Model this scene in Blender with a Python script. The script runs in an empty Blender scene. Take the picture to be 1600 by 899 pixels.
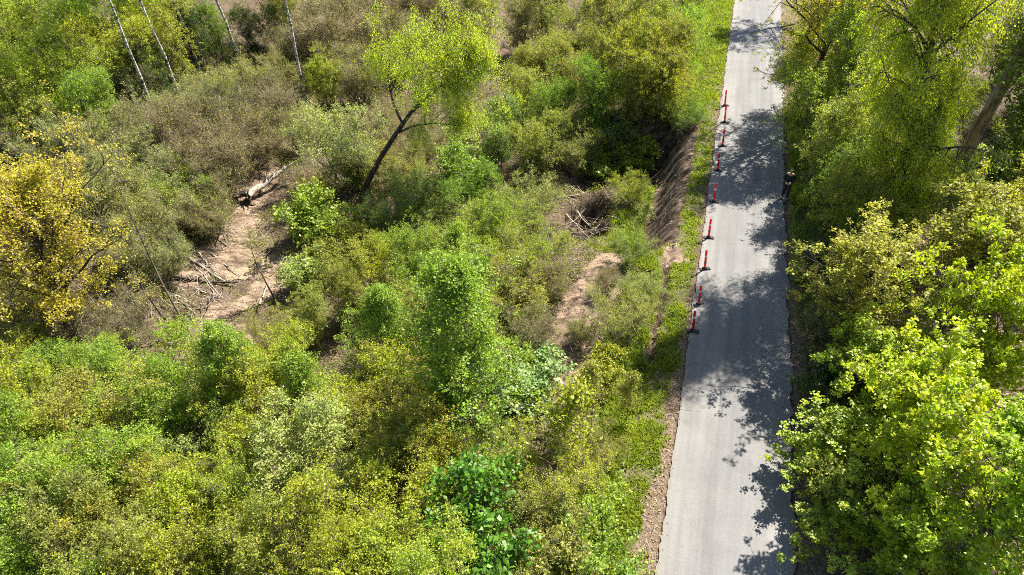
import bpy, bmesh, math, random
import numpy as np
from mathutils import Vector

# ------------------------------------------------------------------ camera, sky, sun, exposure
SC = bpy.context.scene
COL = SC.collection
FPX, PITCH, CAMZ = 1110.0, math.radians(38.942), 19.5
cd = bpy.data.cameras.new('camera')
cam = bpy.data.objects.new('camera', cd)
COL.objects.link(cam)
cam.location = (0, 0, CAMZ)
cam.rotation_euler = (math.pi / 2 - PITCH, 0, 0)
cd.sensor_width = 36
cd.lens = 36 * FPX / 1600
cd.clip_end = 2000
SC.camera = cam
SUNV = np.array([.575, .525, 1.03])
SUNV = SUNV / np.linalg.norm(SUNV)
SUN_EL = math.asin(SUNV[2])
SUN_AZ = math.atan2(SUNV[0], SUNV[1])           # clockwise from +Y
w = bpy.data.worlds.new('World')
SC.world = w
w.use_nodes = True
nt = w.node_tree
sky = nt.nodes.new('ShaderNodeTexSky')
sky.sky_type = 'NISHITA'
sky.sun_disc = False
sky.sun_elevation = SUN_EL
sky.sun_rotation = SUN_AZ
nt.links.new(sky.outputs[0], nt.nodes['Background'].inputs[0])
nt.nodes['Background'].inputs[1].default_value = 0.062
sl = bpy.data.lights.new('sun', 'SUN')
sl.energy = 5.0
sl.angle = math.radians(.53)
sl.color = (1, .94, .83)
sun = bpy.data.objects.new('sun', sl)
COL.objects.link(sun)
sun.location = (40, 40, 80)
sun.rotation_euler = Vector(SUNV).to_track_quat('Z', 'Y').to_euler()
SC.view_settings.view_transform = 'Standard'
SC.view_settings.look = 'None'
SC.view_settings.exposure = 1.66
SC.view_settings.gamma = 1
SC.render.engine = 'CYCLES'
SC.cycles.max_bounces = 6
SC.cycles.diffuse_bounces = 3
SC.cycles.transmission_bounces = 3
SC.cycles.glossy_bounces = 2
SC.cycles.use_denoising = False
SC.cycles.filter_width = .95

# ------------------------------------------------------------------ helpers: noise, frames, terrain
def vnoise(x, y, seed=0):
    x = np.asarray(x, float); y = np.asarray(y, float)
    xi = np.floor(x).astype(np.int64); yi = np.floor(y).astype(np.int64)
    fx = x - xi; fy = y - yi
    fx = fx * fx * (3 - 2 * fx); fy = fy * fy * (3 - 2 * fy)
    def h(a, b):
        n = (a * 374761393 + b * 668265263 + seed * 974711) & 0xffffffff
        n = ((n ^ (n >> 13)) * 1274126177) & 0xffffffff
        return ((n ^ (n >> 16)) & 0xffff) / 65535.0
    return (h(xi, yi) * (1 - fx) + h(xi + 1, yi) * fx) * (1 - fy) + (h(xi, yi + 1) * (1 - fx) + h(xi + 1, yi + 1) * fx) * fy

def fbm(x, y, seed=0, oct=4):
    v = 0; a = .5
    for i in range(oct):
        v = v + a * vnoise(x, y, seed + i * 17); x = x * 2.03 + 7.1; y = y * 2.03 + 3.3; a *= .5
    return v

def smooth(a, b, x):
    t = np.clip((np.asarray(x, float) - a) / (b - a), 0, 1)
    return t * t * (3 - 2 * t)

YAW = math.radians(15.9917)
RD = np.array([math.sin(YAW), math.cos(YAW)])      # road direction
RN = np.array([RD[1], -RD[0]])                     # to the right of the road
TL, TR = 1.05, 5.0                                 # road edges
def st(x, y): return x * RD[0] + y * RD[1], x * RN[0] + y * RN[1]
def xy(s, t): return s * RD[0] + t * RN[0], s * RD[1] + t * RN[1]

CP, SP = math.cos(PITCH), math.sin(PITCH)
def ray(u, v):
    a = (u - 800) / FPX; b = (449.5 - v) / FPX
    r = np.array([a, CP + b * SP, -SP + b * CP])
    return r / np.linalg.norm(r)
PUD = np.array([0, 0, CAMZ]) + ray(373, 426) * (CAMZ + 4.35) / -ray(373, 426)[2]

def height(x, y):
    x = np.asarray(x, float); y = np.asarray(y, float)
    s, t = st(x, y)
    d = TL - t
    n = fbm(x * .35, y * .35, 5) - .47
    far = smooth(24, 46, d)
    z = -4.3 * smooth(4.2, 14, d + 1.6 * (fbm(s * .25, d * 0 + 3.1, 9) - .47)) + 2.2 * far
    # slump beside the road
    A = 2.1 * smooth(26.2, 31.5, s) * (1 - smooth(42.2, 43.4, s + .8 * n))
    edge = 1.15 + .35 * (fbm(s * .8, s * 0, 31) - .47)
    z = z - A * smooth(edge, edge + 1.75, d) * (1 - smooth(6, 12, d))
    # hollow and undercut at the far end of the slump
    z = z - 1.6 * smooth(36.5, 38, s) * (1 - smooth(41.5, 42.6, s)) * smooth(2.2, 3.6, d) * (1 - smooth(7, 9, d))
    z = z - 1.9 * np.exp(-(((s - 34.2) / 1.3) ** 2 + ((d - 6.3) / 1.2) ** 2) ** 2) - .9 * np.exp(-(((s - 31.8) / .8) ** 2 + ((d - 5.9) / 1.0) ** 2) ** 2)
    # gullied, clodded scarp face
    fc = smooth(edge, edge + .3, d) * (1 - smooth(edge + 1.5, edge + 2.2, d)) * np.clip(A / 2.1, 0, 1)
    z = z + fc * (.40 * (fbm(s * 1.2 + d * .8, d * .9, 91) - .47) + .22 * (fbm(x * 5, y * 5, 93) - .47))
    # narrow crack running on towards the viewer
    cd_ = 1.35 + .25 * (fbm(s * 1.1, s * 0 + 9, 77) - .47)
    z = z - .45 * np.exp(-((d - cd_) / .12) ** 2) * smooth(19.5, 22, s) * (1 - smooth(27, 29, s))
    lumps = smooth(2.0, 5, d) * (.9 * n + .22 * (fbm(x * 1.7, y * 1.7, 8) - .47))
    lumps = lumps + smooth(.9, 1.6, d) * .10 * (fbm(x * 3.1, y * 3.1, 18) - .47)
    wp = np.exp(-(np.hypot(x - PUD[0], y - PUD[1]) / 1.3) ** 4)
    lumps = lumps * (1 - wp); z = z * (1 - wp) + (-4.40 - .10 * np.exp(-(np.hypot(x - PUD[0], y - PUD[1]) / .7) ** 4)) * wp
    dr = t - TR
    right = smooth(.6, 6, dr) * (.5 * n + .35) + smooth(.3, 1.5, dr) * .1 * (fbm(x * 2, y * 2, 4) - .3)
    on = (t > TL - .02) & (t < TR + .02)
    return np.where(on, -.05, np.where(t <= TL, z + lumps - .02, right - .02))

def at(u, v, up=0.0):
    """where a sight line meets the terrain raised by `up` metres"""
    r = ray(u, v); k = np.arange(4, 110, .1)
    P = np.array([0, 0, CAMZ])[None] + k[:, None] * r[None]
    i = int(np.argmax(P[:, 2] < height(P[:, 0], P[:, 1]) + up))
    if i == 0: i = len(k) - 1
    return P[i]
def base_at(u, v, up=0.0):
    p = at(u, v, up)
    return np.array([p[0], p[1], float(height(p[0], p[1])) - .04])
def pxm(p):
    return FPX / (p[1] * CP + (CAMZ - p[2]) * SP)

# sand, bare soil: capsules given by points of the valley floor and their radius in metres
def caps(lst):
    return [(at(a, b)[:2], at(c, d)[:2], r) for a, b, c, d, r in lst]
SANDC = caps([(310, 520, 440, 435, .75), (330, 400, 405, 415, 1.3), (370, 370, 400, 300, 1.0), (395, 300, 420, 270, .6),
              (300, 440, 340, 400, .7), (340, 500, 360, 540, .6), (445, 415, 450, 440, .5),
              (968, 398, 915, 500, .8), (932, 465, 870, 585, 1.05), (900, 560, 860, 610, .8), (1045, 385, 1058, 405, .3),
              (770, 690, 800, 710, .6), (900, 700, 935, 690, .5), (890, 290, 920, 285, .5)])
SANDR = [(1480, 20, 1560, 40, 3.0), (1440, 60, 1590, 85, 2.5), (1500, 90, 1560, 110, 1.5), (1240, 60, 1290, 75, 1.0)]
SANDC2 = caps(SANDR)
def capmask(x, y, L, soft=.5, warp=.8):
    x = x + warp * (fbm(x * .9, y * .9, 41) - .47) * 2; y = y + warp * (fbm(x * .9, y * .9, 43) - .47) * 2
    m = np.zeros_like(x)
    for a, b, r in L:
        ab = b - a; q = np.clip(((x - a[0]) * ab[0] + (y - a[1]) * ab[1]) / (ab @ ab + 1e-9), 0, 1)
        dd = np.hypot(x - a[0] - q * ab[0], y - a[1] - q * ab[1])
        m = np.maximum(m, 1 - smooth(r - soft * .5, r + soft * .5, dd))
    return m
def masks(x, y):
    s, t = st(x, y); d = TL - t; dr = t - TR
    sand = capmask(x, y, SANDC)
    dry = capmask(x, y, SANDC2, 1.5, 1.0)
    A = smooth(26.5, 29, s) * (1 - smooth(42.5, 43.5, s))
    scarp = A * smooth(.95, 1.2, d) * (1 - smooth(2.75, 3.1, d + .5 * (fbm(s * .7, d * 0, 61) - .47)))
    scarp = np.maximum(scarp, smooth(36.5, 37.5, s) * (1 - smooth(43, 44, s)) * smooth(2.2, 3, d) * (1 - smooth(8, 9, d)))
    scarp = np.maximum(scarp, np.exp(-(((s - 34.0) / 1.8) ** 2 + ((d - 6.3) / 1.6) ** 2) ** 2))
    crack = smooth(18.5, 21, s) * (1 - smooth(27, 28, s)) * np.exp(-((d - 1.35) / .22) ** 2)
    gn = fbm(x * .8, y * .8, 71)
    bare = smooth(.0, .1, d) * (1 - smooth(.28 + .22 * smooth(22, 12, s), .55 + .3 * smooth(22, 12, s), d + .7 * (gn - .47))) * (1 - smooth(19, 27, s) * .9)
    grass = smooth(.05, .3, d) * (1 - smooth(2.6, 3.6, d + 1.6 * (gn - .47)))
    grass = np.maximum(grass, A * smooth(2.7, 3.2, d) * (1 - smooth(4.0, 5.2, d)))
    grass = np.maximum(grass, smooth(44, 46, s) * smooth(0.02, .2, d) * (1 - smooth(2.6, 3.4, d)))
    grass = grass * (1 - scarp) * (1 - np.clip(crack * 1.3, 0, 1)) * (1 - bare * .85)
    rg = smooth(.08, .25, dr) * (1 - smooth(1.6, 2.6, dr + (gn - .47))) * smooth(23, 27, s) * (1 - smooth(44, 48, s) * .9)
    grass = np.maximum(grass, rg)
    litter = np.maximum(bare, smooth(0, .1, dr) * (1 - rg) * (1 - smooth(2.5, 4, dr)))
    return dict(sand=sand, dry=dry, scarp=np.maximum(scarp, crack), grass=grass, litter=litter)

# ------------------------------------------------------------------ materials
def newmat(name):
    m = bpy.data.materials.new(name); m.use_nodes = True
    t = m.node_tree; t.nodes.clear()
    o = t.nodes.new('ShaderNodeOutputMaterial')
    return m, t, o
def N(t, k, **kw):
    n = t.nodes.new(k)
    for a, b in kw.items():
        if a.startswith('i_'):
            n.inputs[int(a[2:]) if a[2:].isdigit() else a[2:]].default_value = b
        else: setattr(n, a, b)
    return n
def mixc(t, fac, a, b, mode='MIX'):
    n = t.nodes.new('ShaderNodeMix'); n.data_type = 'RGBA'; n.blend_type = mode
    for sock, val in ((n.inputs[0], fac), (n.inputs[6], a), (n.inputs[7], b)):
        if isinstance(val, bpy.types.NodeSocket): t.links.new(val, sock)
        else: sock.default_value = val
    return n.outputs[2]
def mth(t, op, a, b=0.0, c=0.0):
    n = t.nodes.new('ShaderNodeMath'); n.operation = op
    for i, val in enumerate((a, b, c)):
        if isinstance(val, bpy.types.NodeSocket): t.links.new(val, n.inputs[i])
        else: n.inputs[i].default_value = val
    return n.outputs[0]
def ramp(t, fac, *stops):
    n = t.nodes.new('ShaderNodeValToRGB'); e = n.color_ramp.elements
    while len(e) < len(stops): e.new(.5)
    for el, (p, c) in zip(e, stops):
        el.position = p; el.color = c if len(c) == 4 else (*c, 1)
    t.links.new(fac, n.inputs[0]); return n.outputs[0]
def noise(t, scale, detail=4, rough=.55, vec=None, out=0):
    n = N(t, 'ShaderNodeTexNoise'); n.inputs['Scale'].default_value = scale
    n.inputs['Detail'].default_value = detail; n.inputs['Roughness'].default_value = rough
    if vec is not None: t.links.new(vec, n.inputs['Vector'])
    return n.outputs[out]
def attr(t, name): return N(t, 'ShaderNodeAttribute', attribute_name=name).outputs['Fac']

def leaf_material(name, trans=.5, gloss=.02):
    m, t, o = newmat(name)
    oi = N(t, 'ShaderNodeObjectInfo')
    tint = attr(t, 'tint')
    oc = N(t, 'ShaderNodeTexCoord').outputs['Object']
    big = noise(t, .8, 2, .5, oc)
    val = mth(t, 'MULTIPLY_ADD', tint, 1.15, .42)
    val = mth(t, 'MULTIPLY', val, mth(t, 'MULTIPLY_ADD', big, .7, .65))
    cv = N(t, 'ShaderNodeCombineColor')
    for i in range(3): t.links.new(val, cv.inputs[i])
    c = mixc(t, 1.0, oi.outputs['Color'], cv.outputs[0], 'MULTIPLY')
    hs = N(t, 'ShaderNodeHueSaturation')
    t.links.new(mth(t, 'MULTIPLY_ADD', big, -.07, .535), hs.inputs['Hue'])
    t.links.new(c, hs.inputs['Color'])
    c = hs.outputs[0]
    df = N(t, 'ShaderNodeBsdfDiffuse'); tr = N(t, 'ShaderNodeBsdfTranslucent'); gl = N(t, 'ShaderNodeBsdfGlossy')
    gl.inputs['Roughness'].default_value = .5
    t.links.new(c, df.inputs[0])
    t.links.new(mixc(t, 1.0, c, (1.2, 1.25, .5, 1), 'MULTIPLY'), tr.inputs[0])
    m1 = N(t, 'ShaderNodeMixShader', i_0=trans); m2 = N(t, 'ShaderNodeMixShader', i_0=gloss)
    t.links.new(df.outputs[0], m1.inputs[1]); t.links.new(tr.outputs[0], m1.inputs[2])
    t.links.new(m1.outputs[0], m2.inputs[1]); t.links.new(gl.outputs[0], m2.inputs[2])
    t.links.new(m2.outputs[0], o.inputs[0])
    return m

def bark_material(name, c1, c2, scale=6, band=False):
    m, t, o = newmat(name)
    oc = N(t, 'ShaderNodeTexCoord').outputs['Object']
    mp = N(t, 'ShaderNodeMapping'); mp.inputs['Scale'].default_value = (1, 1, 3.5) if band else (1, 1, .25)
    t.links.new(oc, mp.inputs[0])
    f = noise(t, scale, 5, .65, mp.outputs[0])
    c = ramp(t, f, (.42, (*c1, 1)), (.60, (*c2, 1)))
    b = N(t, 'ShaderNodeBsdfPrincipled'); b.inputs['Roughness'].default_value = .85
    t.links.new(c, b.inputs['Base Color'])
    bp = N(t, 'ShaderNodeBump'); bp.inputs['Strength'].default_value = .5; bp.inputs['Distance'].default_value = .03
    t.links.new(f, bp.inputs['Height']); t.links.new(bp.outputs[0], b.inputs['Normal'])
    t.links.new(b.outputs[0], o.inputs[0]); return m

def plain(name, col, rough=.6, var=.25, scale=14):
    m, t, o = newmat(name)
    f = noise(t, scale, 4, .6, N(t, 'ShaderNodeTexCoord').outputs['Object'])
    c = mixc(t, f, (*[x * (1 - var) for x in col], 1), (*[min(1, x * (1 + var)) for x in col], 1))
    b = N(t, 'ShaderNodeBsdfPrincipled'); b.inputs['Roughness'].default_value = rough
    t.links.new(c, b.inputs['Base Color']); t.links.new(b.outputs[0], o.inputs[0]); return m

LEAF = leaf_material('leaf', .5, .022)
LEAFB = leaf_material('glossy_leaf', .48, .035)
NEEDLE = leaf_material('needle', .15, .04)
TWIG = plain('twig', (.17, .125, .085), .9)
TWIGG = plain('grey_twig', (.22, .18, .12), .9)
BARK = bark_material('brown_bark', (.022, .018, .014), (.075, .06, .045))
BARKG = bark_material('grey_bark', (.05, .043, .035), (.15, .13, .105))
BIRCH = bark_material('birch_bark', (.035, .03, .026), (.66, .62, .57), 3.0, True)
PINEB = bark_material('pine_bark', (.10, .075, .055), (.28, .21, .155), 5)
DEAD = bark_material('dead_wood', (.20, .16, .125), (.46, .39, .32), 9)

def ground_material():
    m, t, o = newmat('forest_ground')
    pos = N(t, 'ShaderNodeNewGeometry').outputs['Position']
    n1 = noise(t, .9, 6, .6, pos); n2 = noise(t, 7, 6, .65, pos); n3 = noise(t, 38, 3, .6, pos)
    base = ramp(t, n1, (.35, (.055, .042, .028)), (.55, (.11, .08, .055)), (.7, (.06, .07, .025)))
    base = mixc(t, mth(t, 'MULTIPLY', n3, .8), base, (.17, .12, .085, 1))
    lit = ramp(t, n2, (.3, (.10, .07, .05)), (.5, (.20, .145, .105)), (.68, (.28, .215, .16)))
    lit = mixc(t, mth(t, 'MULTIPLY', n3, .6), lit, (.13, .09, .06, 1))
    sand = ramp(t, n2, (.33, (.19, .13, .088)), (.47, (.31, .225, .16)), (.7, (.40, .305, .23)))
    sand = mixc(t, ramp(t, n3, (.55, (0, 0, 0)), (.72, (.7, .7, .7))), sand, (.16, .11, .075, 1))
    sand = mixc(t, ramp(t, noise(t, 1.6, 5, .65, pos), (.50, (0, 0, 0)), (.64, (.85, .85, .85))), sand, (.13, .09, .06, 1))
    dry = ramp(t, n2, (.35, (.13, .095, .07)), (.6, (.25, .19, .15)))
    # raked earth of the scarp: streaks down the face
    mp = N(t, 'ShaderNodeMapping'); mp.inputs['Rotation'].default_value = (0, 0, math.radians(-70)); mp.inputs['Scale'].default_value = (.45, 3.2, 1)
    t.links.new(pos, mp.inputs[0])
    stq = noise(t, 1.3, 7, .68, mp.outputs[0])
    sq = mth(t, 'ADD', mth(t, 'MULTIPLY', stq, .5), mth(t, 'MULTIPLY', noise(t, 3.2, 7, .7, pos), .5))
    soil = ramp(t, sq, (.40, (.022, .015, .010)), (.485, (.075, .052, .036)), (.545, (.15, .108, .078)), (.63, (.27, .205, .15)))
    sandst = mixc(t, ramp(t, stq, (.40, (.95, .95, .95)), (.52, (0, 0, 0))), sand, (.11, .075, .05, 1))
    grs = ramp(t, n2, (.3, (.055, .06, .02)), (.5, (.12, .125, .04)), (.7, (.17, .13, .085)))
    def edge(a, amt=.5):   # break up a mask with noise
        v = mth(t, 'ADD', attr(t, a), mth(t, 'MULTIPLY', mth(t, 'SUBTRACT', n2, .5), amt * 2))
        return ramp(t, v, (.38, (0, 0, 0)), (.62, (1, 1, 1)))
    c = mixc(t, edge('grass'), base, grs)
    c = mixc(t, edge('litter'), c, lit)
    c = mixc(t, edge('dry'), c, dry)
    c = mixc(t, edge('scarp', .3), c, soil)
    c = mixc(t, edge('sand', .8), c, sandst)
    b = N(t, 'ShaderNodeBsdfPrincipled'); b.inputs['Roughness'].default_value = .95; b.inputs['Specular IOR Level'].default_value = .15
    t.links.new(c, b.inputs['Base Color'])
    hgt = mth(t, 'ADD', mth(t, 'MULTIPLY', n2, .8), mth(t, 'ADD', mth(t, 'MULTIPLY', n3, .35), mth(t, 'MULTIPLY', stq, .75)))
    bp = N(t, 'ShaderNodeBump'); bp.inputs['Strength'].default_value = 1.0; bp.inputs['Distance'].default_value = .13
    t.links.new(hgt, bp.inputs['Height']); t.links.new(bp.outputs[0], b.inputs['Normal'])
    t.links.new(b.outputs[0], o.inputs[0]); return m

def road_material():
    m, t, o = newmat('old_asphalt')
    pos = N(t, 'ShaderNodeNewGeometry').outputs['Position']
    mp = N(t, 'ShaderNodeMapping'); mp.inputs['Rotation'].default_value = (0, 0, YAW); t.links.new(pos, mp.inputs[0])
    sp = N(t, 'ShaderNodeSeparateXYZ'); t.links.new(mp.outputs[0], sp.inputs[0])
    tt = sp.outputs[0]
    mid = mth(t, 'DIVIDE', mth(t, 'ABSOLUTE', mth(t, 'SUBTRACT', tt, (TL + TR) / 2)), (TR - TL) / 2)
    st2 = N(t, 'ShaderNodeMapping'); st2.inputs['Scale'].default_value = (3.0, .12, 1); t.links.new(mp.outputs[0], st2.inputs[0])
    lanes = noise(t, 1.0, 3, .5, st2.outputs[0])
    n1 = noise(t, .8, 5, .6, pos); n2 = noise(t, 30, 3, .7, pos); n3 = noise(t, 120, 2, .6, pos)
    c = ramp(t, mid, (.15, (.149, .149, .149)), (.55, (.168, .166, .162)), (.93, (.186, .181, .172)), (1, (.19, .17, .145)))
    c = mixc(t, .55, c, ramp(t, lanes, (.3, (.7, .7, .71)), (.7, (1.22, 1.21, 1.2))), 'MULTIPLY')
    c = mixc(t, .6, c, ramp(t, n1, (.3, (.82, .82, .83)), (.7, (1.12, 1.11, 1.1))), 'MULTIPLY')
    c = mixc(t, .7, c, ramp(t, n2, (.3, (.72, .72, .72)), (.7, (1.22, 1.22, 1.22))), 'MULTIPLY')
    c = mixc(t, .5, c, ramp(t, n3, (.35, (.7, .7, .7)), (.65, (1.25, 1.25, 1.25))), 'MULTIPLY')
    wp = N(t, 'ShaderNodeMix', data_type='VECTOR'); wp.inputs[0].default_value = .35
    t.links.new(mp.outputs[0], wp.inputs[4]); t.links.new(noise(t, 1.3, 4, .6, mp.outputs[0], 1), wp.inputs[5])
    vo = N(t, 'ShaderNodeTexVoronoi', feature='DISTANCE_TO_EDGE'); vo.inputs['Scale'].default_value = .7; t.links.new(wp.outputs[1], vo.inputs['Vector'])
    c = mixc(t, mth(t, 'MULTIPLY', ramp(t, vo.outputs['Distance'], (.0, (1, 1, 1)), (.012, (0, 0, 0))), ramp(t, noise(t, .35, 3, .5, pos), (.48, (0, 0, 0)), (.62, (.22, .22, .22)))), c, (.07, .065, .06, 1))
    c = mixc(t, ramp(t, noise(t, 2.1, 6, .7, pos), (.56, (0, 0, 0)), (.72, (.35, .35, .35))), c, (.10, .09, .08, 1))
    b = N(t, 'ShaderNodeBsdfPrincipled'); b.inputs['Roughness'].default_value = .85; b.inputs['Specular IOR Level'].default_value = .25
    t.links.new(c, b.inputs['Base Color'])
    bp = N(t, 'ShaderNodeBump'); bp.inputs['Strength'].default_value = .35; bp.inputs['Distance'].default_value = .01
    t.links.new(n2, bp.inputs['Height']); t.links.new(bp.outputs[0], b.inputs['Normal'])
    t.links.new(b.outputs[0], o.inputs[0]); return m

# ------------------------------------------------------------------ mesh building
def quads(name, V, Q, mats, midx=None, smooth_=None, attrs=None):
    V = np.ascontiguousarray(V, np.float32); Q = np.ascontiguousarray(Q, np.int32)
    me = bpy.data.meshes.new(name)
    n, k = Q.shape
    me.vertices.add(len(V)); me.vertices.foreach_set('co', V.ravel())
    me.loops.add(n * k); me.loops.foreach_set('vertex_index', Q.ravel())
    me.polygons.add(n); me.polygons.foreach_set('loop_start', np.arange(0, n * k, k, dtype=np.int32))
    for m in mats: me.materials.append(m)
    if midx is not None: me.polygons.foreach_set('material_index', np.asarray(midx, np.int32))
    sm = np.zeros(n, bool) if smooth_ is None else np.asarray(smooth_, bool)
    me.polygons.foreach_set('use_smooth', sm)
    for an, (dom, dat) in (attrs or {}).items():
        at_ = me.attributes.new(an, 'FLOAT', dom); at_.data.foreach_set('value', np.ascontiguousarray(dat, np.float32))
    me.update(calc_edges=True)
    return me

def nrm(a): return a / (np.linalg.norm(a, axis=-1, keepdims=True) + 1e-9)

def tube(P, R, k=5):
    """closed tube (quads) along points P with radii R"""
    P = np.asarray(P, float); n = len(P)
    T = nrm(np.gradient(P, axis=0))
    ref = np.where(np.abs(T[:, 2:3]) > .9, np.array([[1., 0, 0]]), np.array([[0, 0, 1.]]))
    A = nrm(np.cross(T, ref)); B = np.cross(T, A)
    for i in range(1, n):       # keep the rings from twisting
        a = A[i - 1] - T[i] * (A[i - 1] @ T[i]); A[i] = a / (np.linalg.norm(a) + 1e-9); B[i] = np.cross(T[i], A[i])
    ang = np.arange(k) * 2 * math.pi / k
    V = P[:, None] + np.asarray(R)[:, None, None] * (np.cos(ang)[None, :, None] * A[:, None] + np.sin(ang)[None, :, None] * B[:, None])
    i = np.arange(n - 1)[:, None]; j = np.arange(k)[None]
    Q = np.stack([i * k + j, i * k + (j + 1) % k, (i + 1) * k + (j + 1) % k, (i + 1) * k + j], -1).reshape(-1, 4)
    return V.reshape(-1, 3), Q
def join(parts):
    V = []; Q = []; o = 0
    for v, q in parts:
        V.append(v); Q.append(q + o); o += len(v)
    return np.concatenate(V), np.concatenate(Q)

def twig_tubes(S, D, L, r):
    """many thin three sided twigs at once"""
    n = len(S); E = S + D * L[:, None]
    A = nrm(np.cross(D, np.array([.3, .5, .81])[None])); B = np.cross(D, A)
    V = np.zeros((n, 6, 3))
    for j in range(3):
        a = j * 2.094
        off = (math.cos(a) * A + math.sin(a) * B) * r
        V[:, j] = S + off; V[:, 3 + j] = E + off * .35
    b = (np.arange(n) * 6)[:, None, None]
    f = np.array([[0, 1, 4, 3], [1, 2, 5, 4], [2, 0, 3, 5]])[None]
    return V.reshape(-1, 3), (b + f).reshape(-1, 4)

def leaf_quads(C, A, Nn, l, wd, fold=.25):
    A = nrm(A); B = nrm(np.cross(Nn, A)); Nn = np.cross(A, B)
    l = l[:, None] * .5; wd = wd[:, None] * .5
    V = np.stack([C - A * l, C + B * wd - Nn * wd * fold - A * l * .1, C + A * l - Nn * l * .25, C - B * wd - Nn * wd * fold - A * l * .1], 1)
    return V.reshape(-1, 3), np.arange(len(C) * 4).reshape(-1, 4)

def grow(rng, p, d, L, n, wob, grav):
    pts = [np.array(p, float)]; d = np.array(d, float); stp = L / n
    for i in range(n):
        d = d + rng.normal(0, wob, 3); d[2] += grav; d /= np.linalg.norm(d)
        pts.append(pts[-1] + d * stp)
    return np.array(pts)
def along(P, f):
    x = f * (len(P) - 1); i = min(int(x), len(P) - 2); q = x - i
    return P[i] * (1 - q) + P[i + 1] * q, nrm(P[i + 1] - P[i])

PROF = dict(spire=lambda f: (1 - f) ** .9 * min(1, .55 + f * 4) + .06, cone=lambda f: (1 - f) ** .75 * min(1, .45 + f * 4),
            egg=lambda f: max(.12, math.sin(math.pi * min(1, .12 + f * .86)) ** .7),
            dome=lambda f: math.sqrt(max(.04, 1 - (f * .95) ** 2)),
            top=lambda f: max(.15, math.sin(math.pi * min(1, .25 + f * .70)) ** .6))

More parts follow.
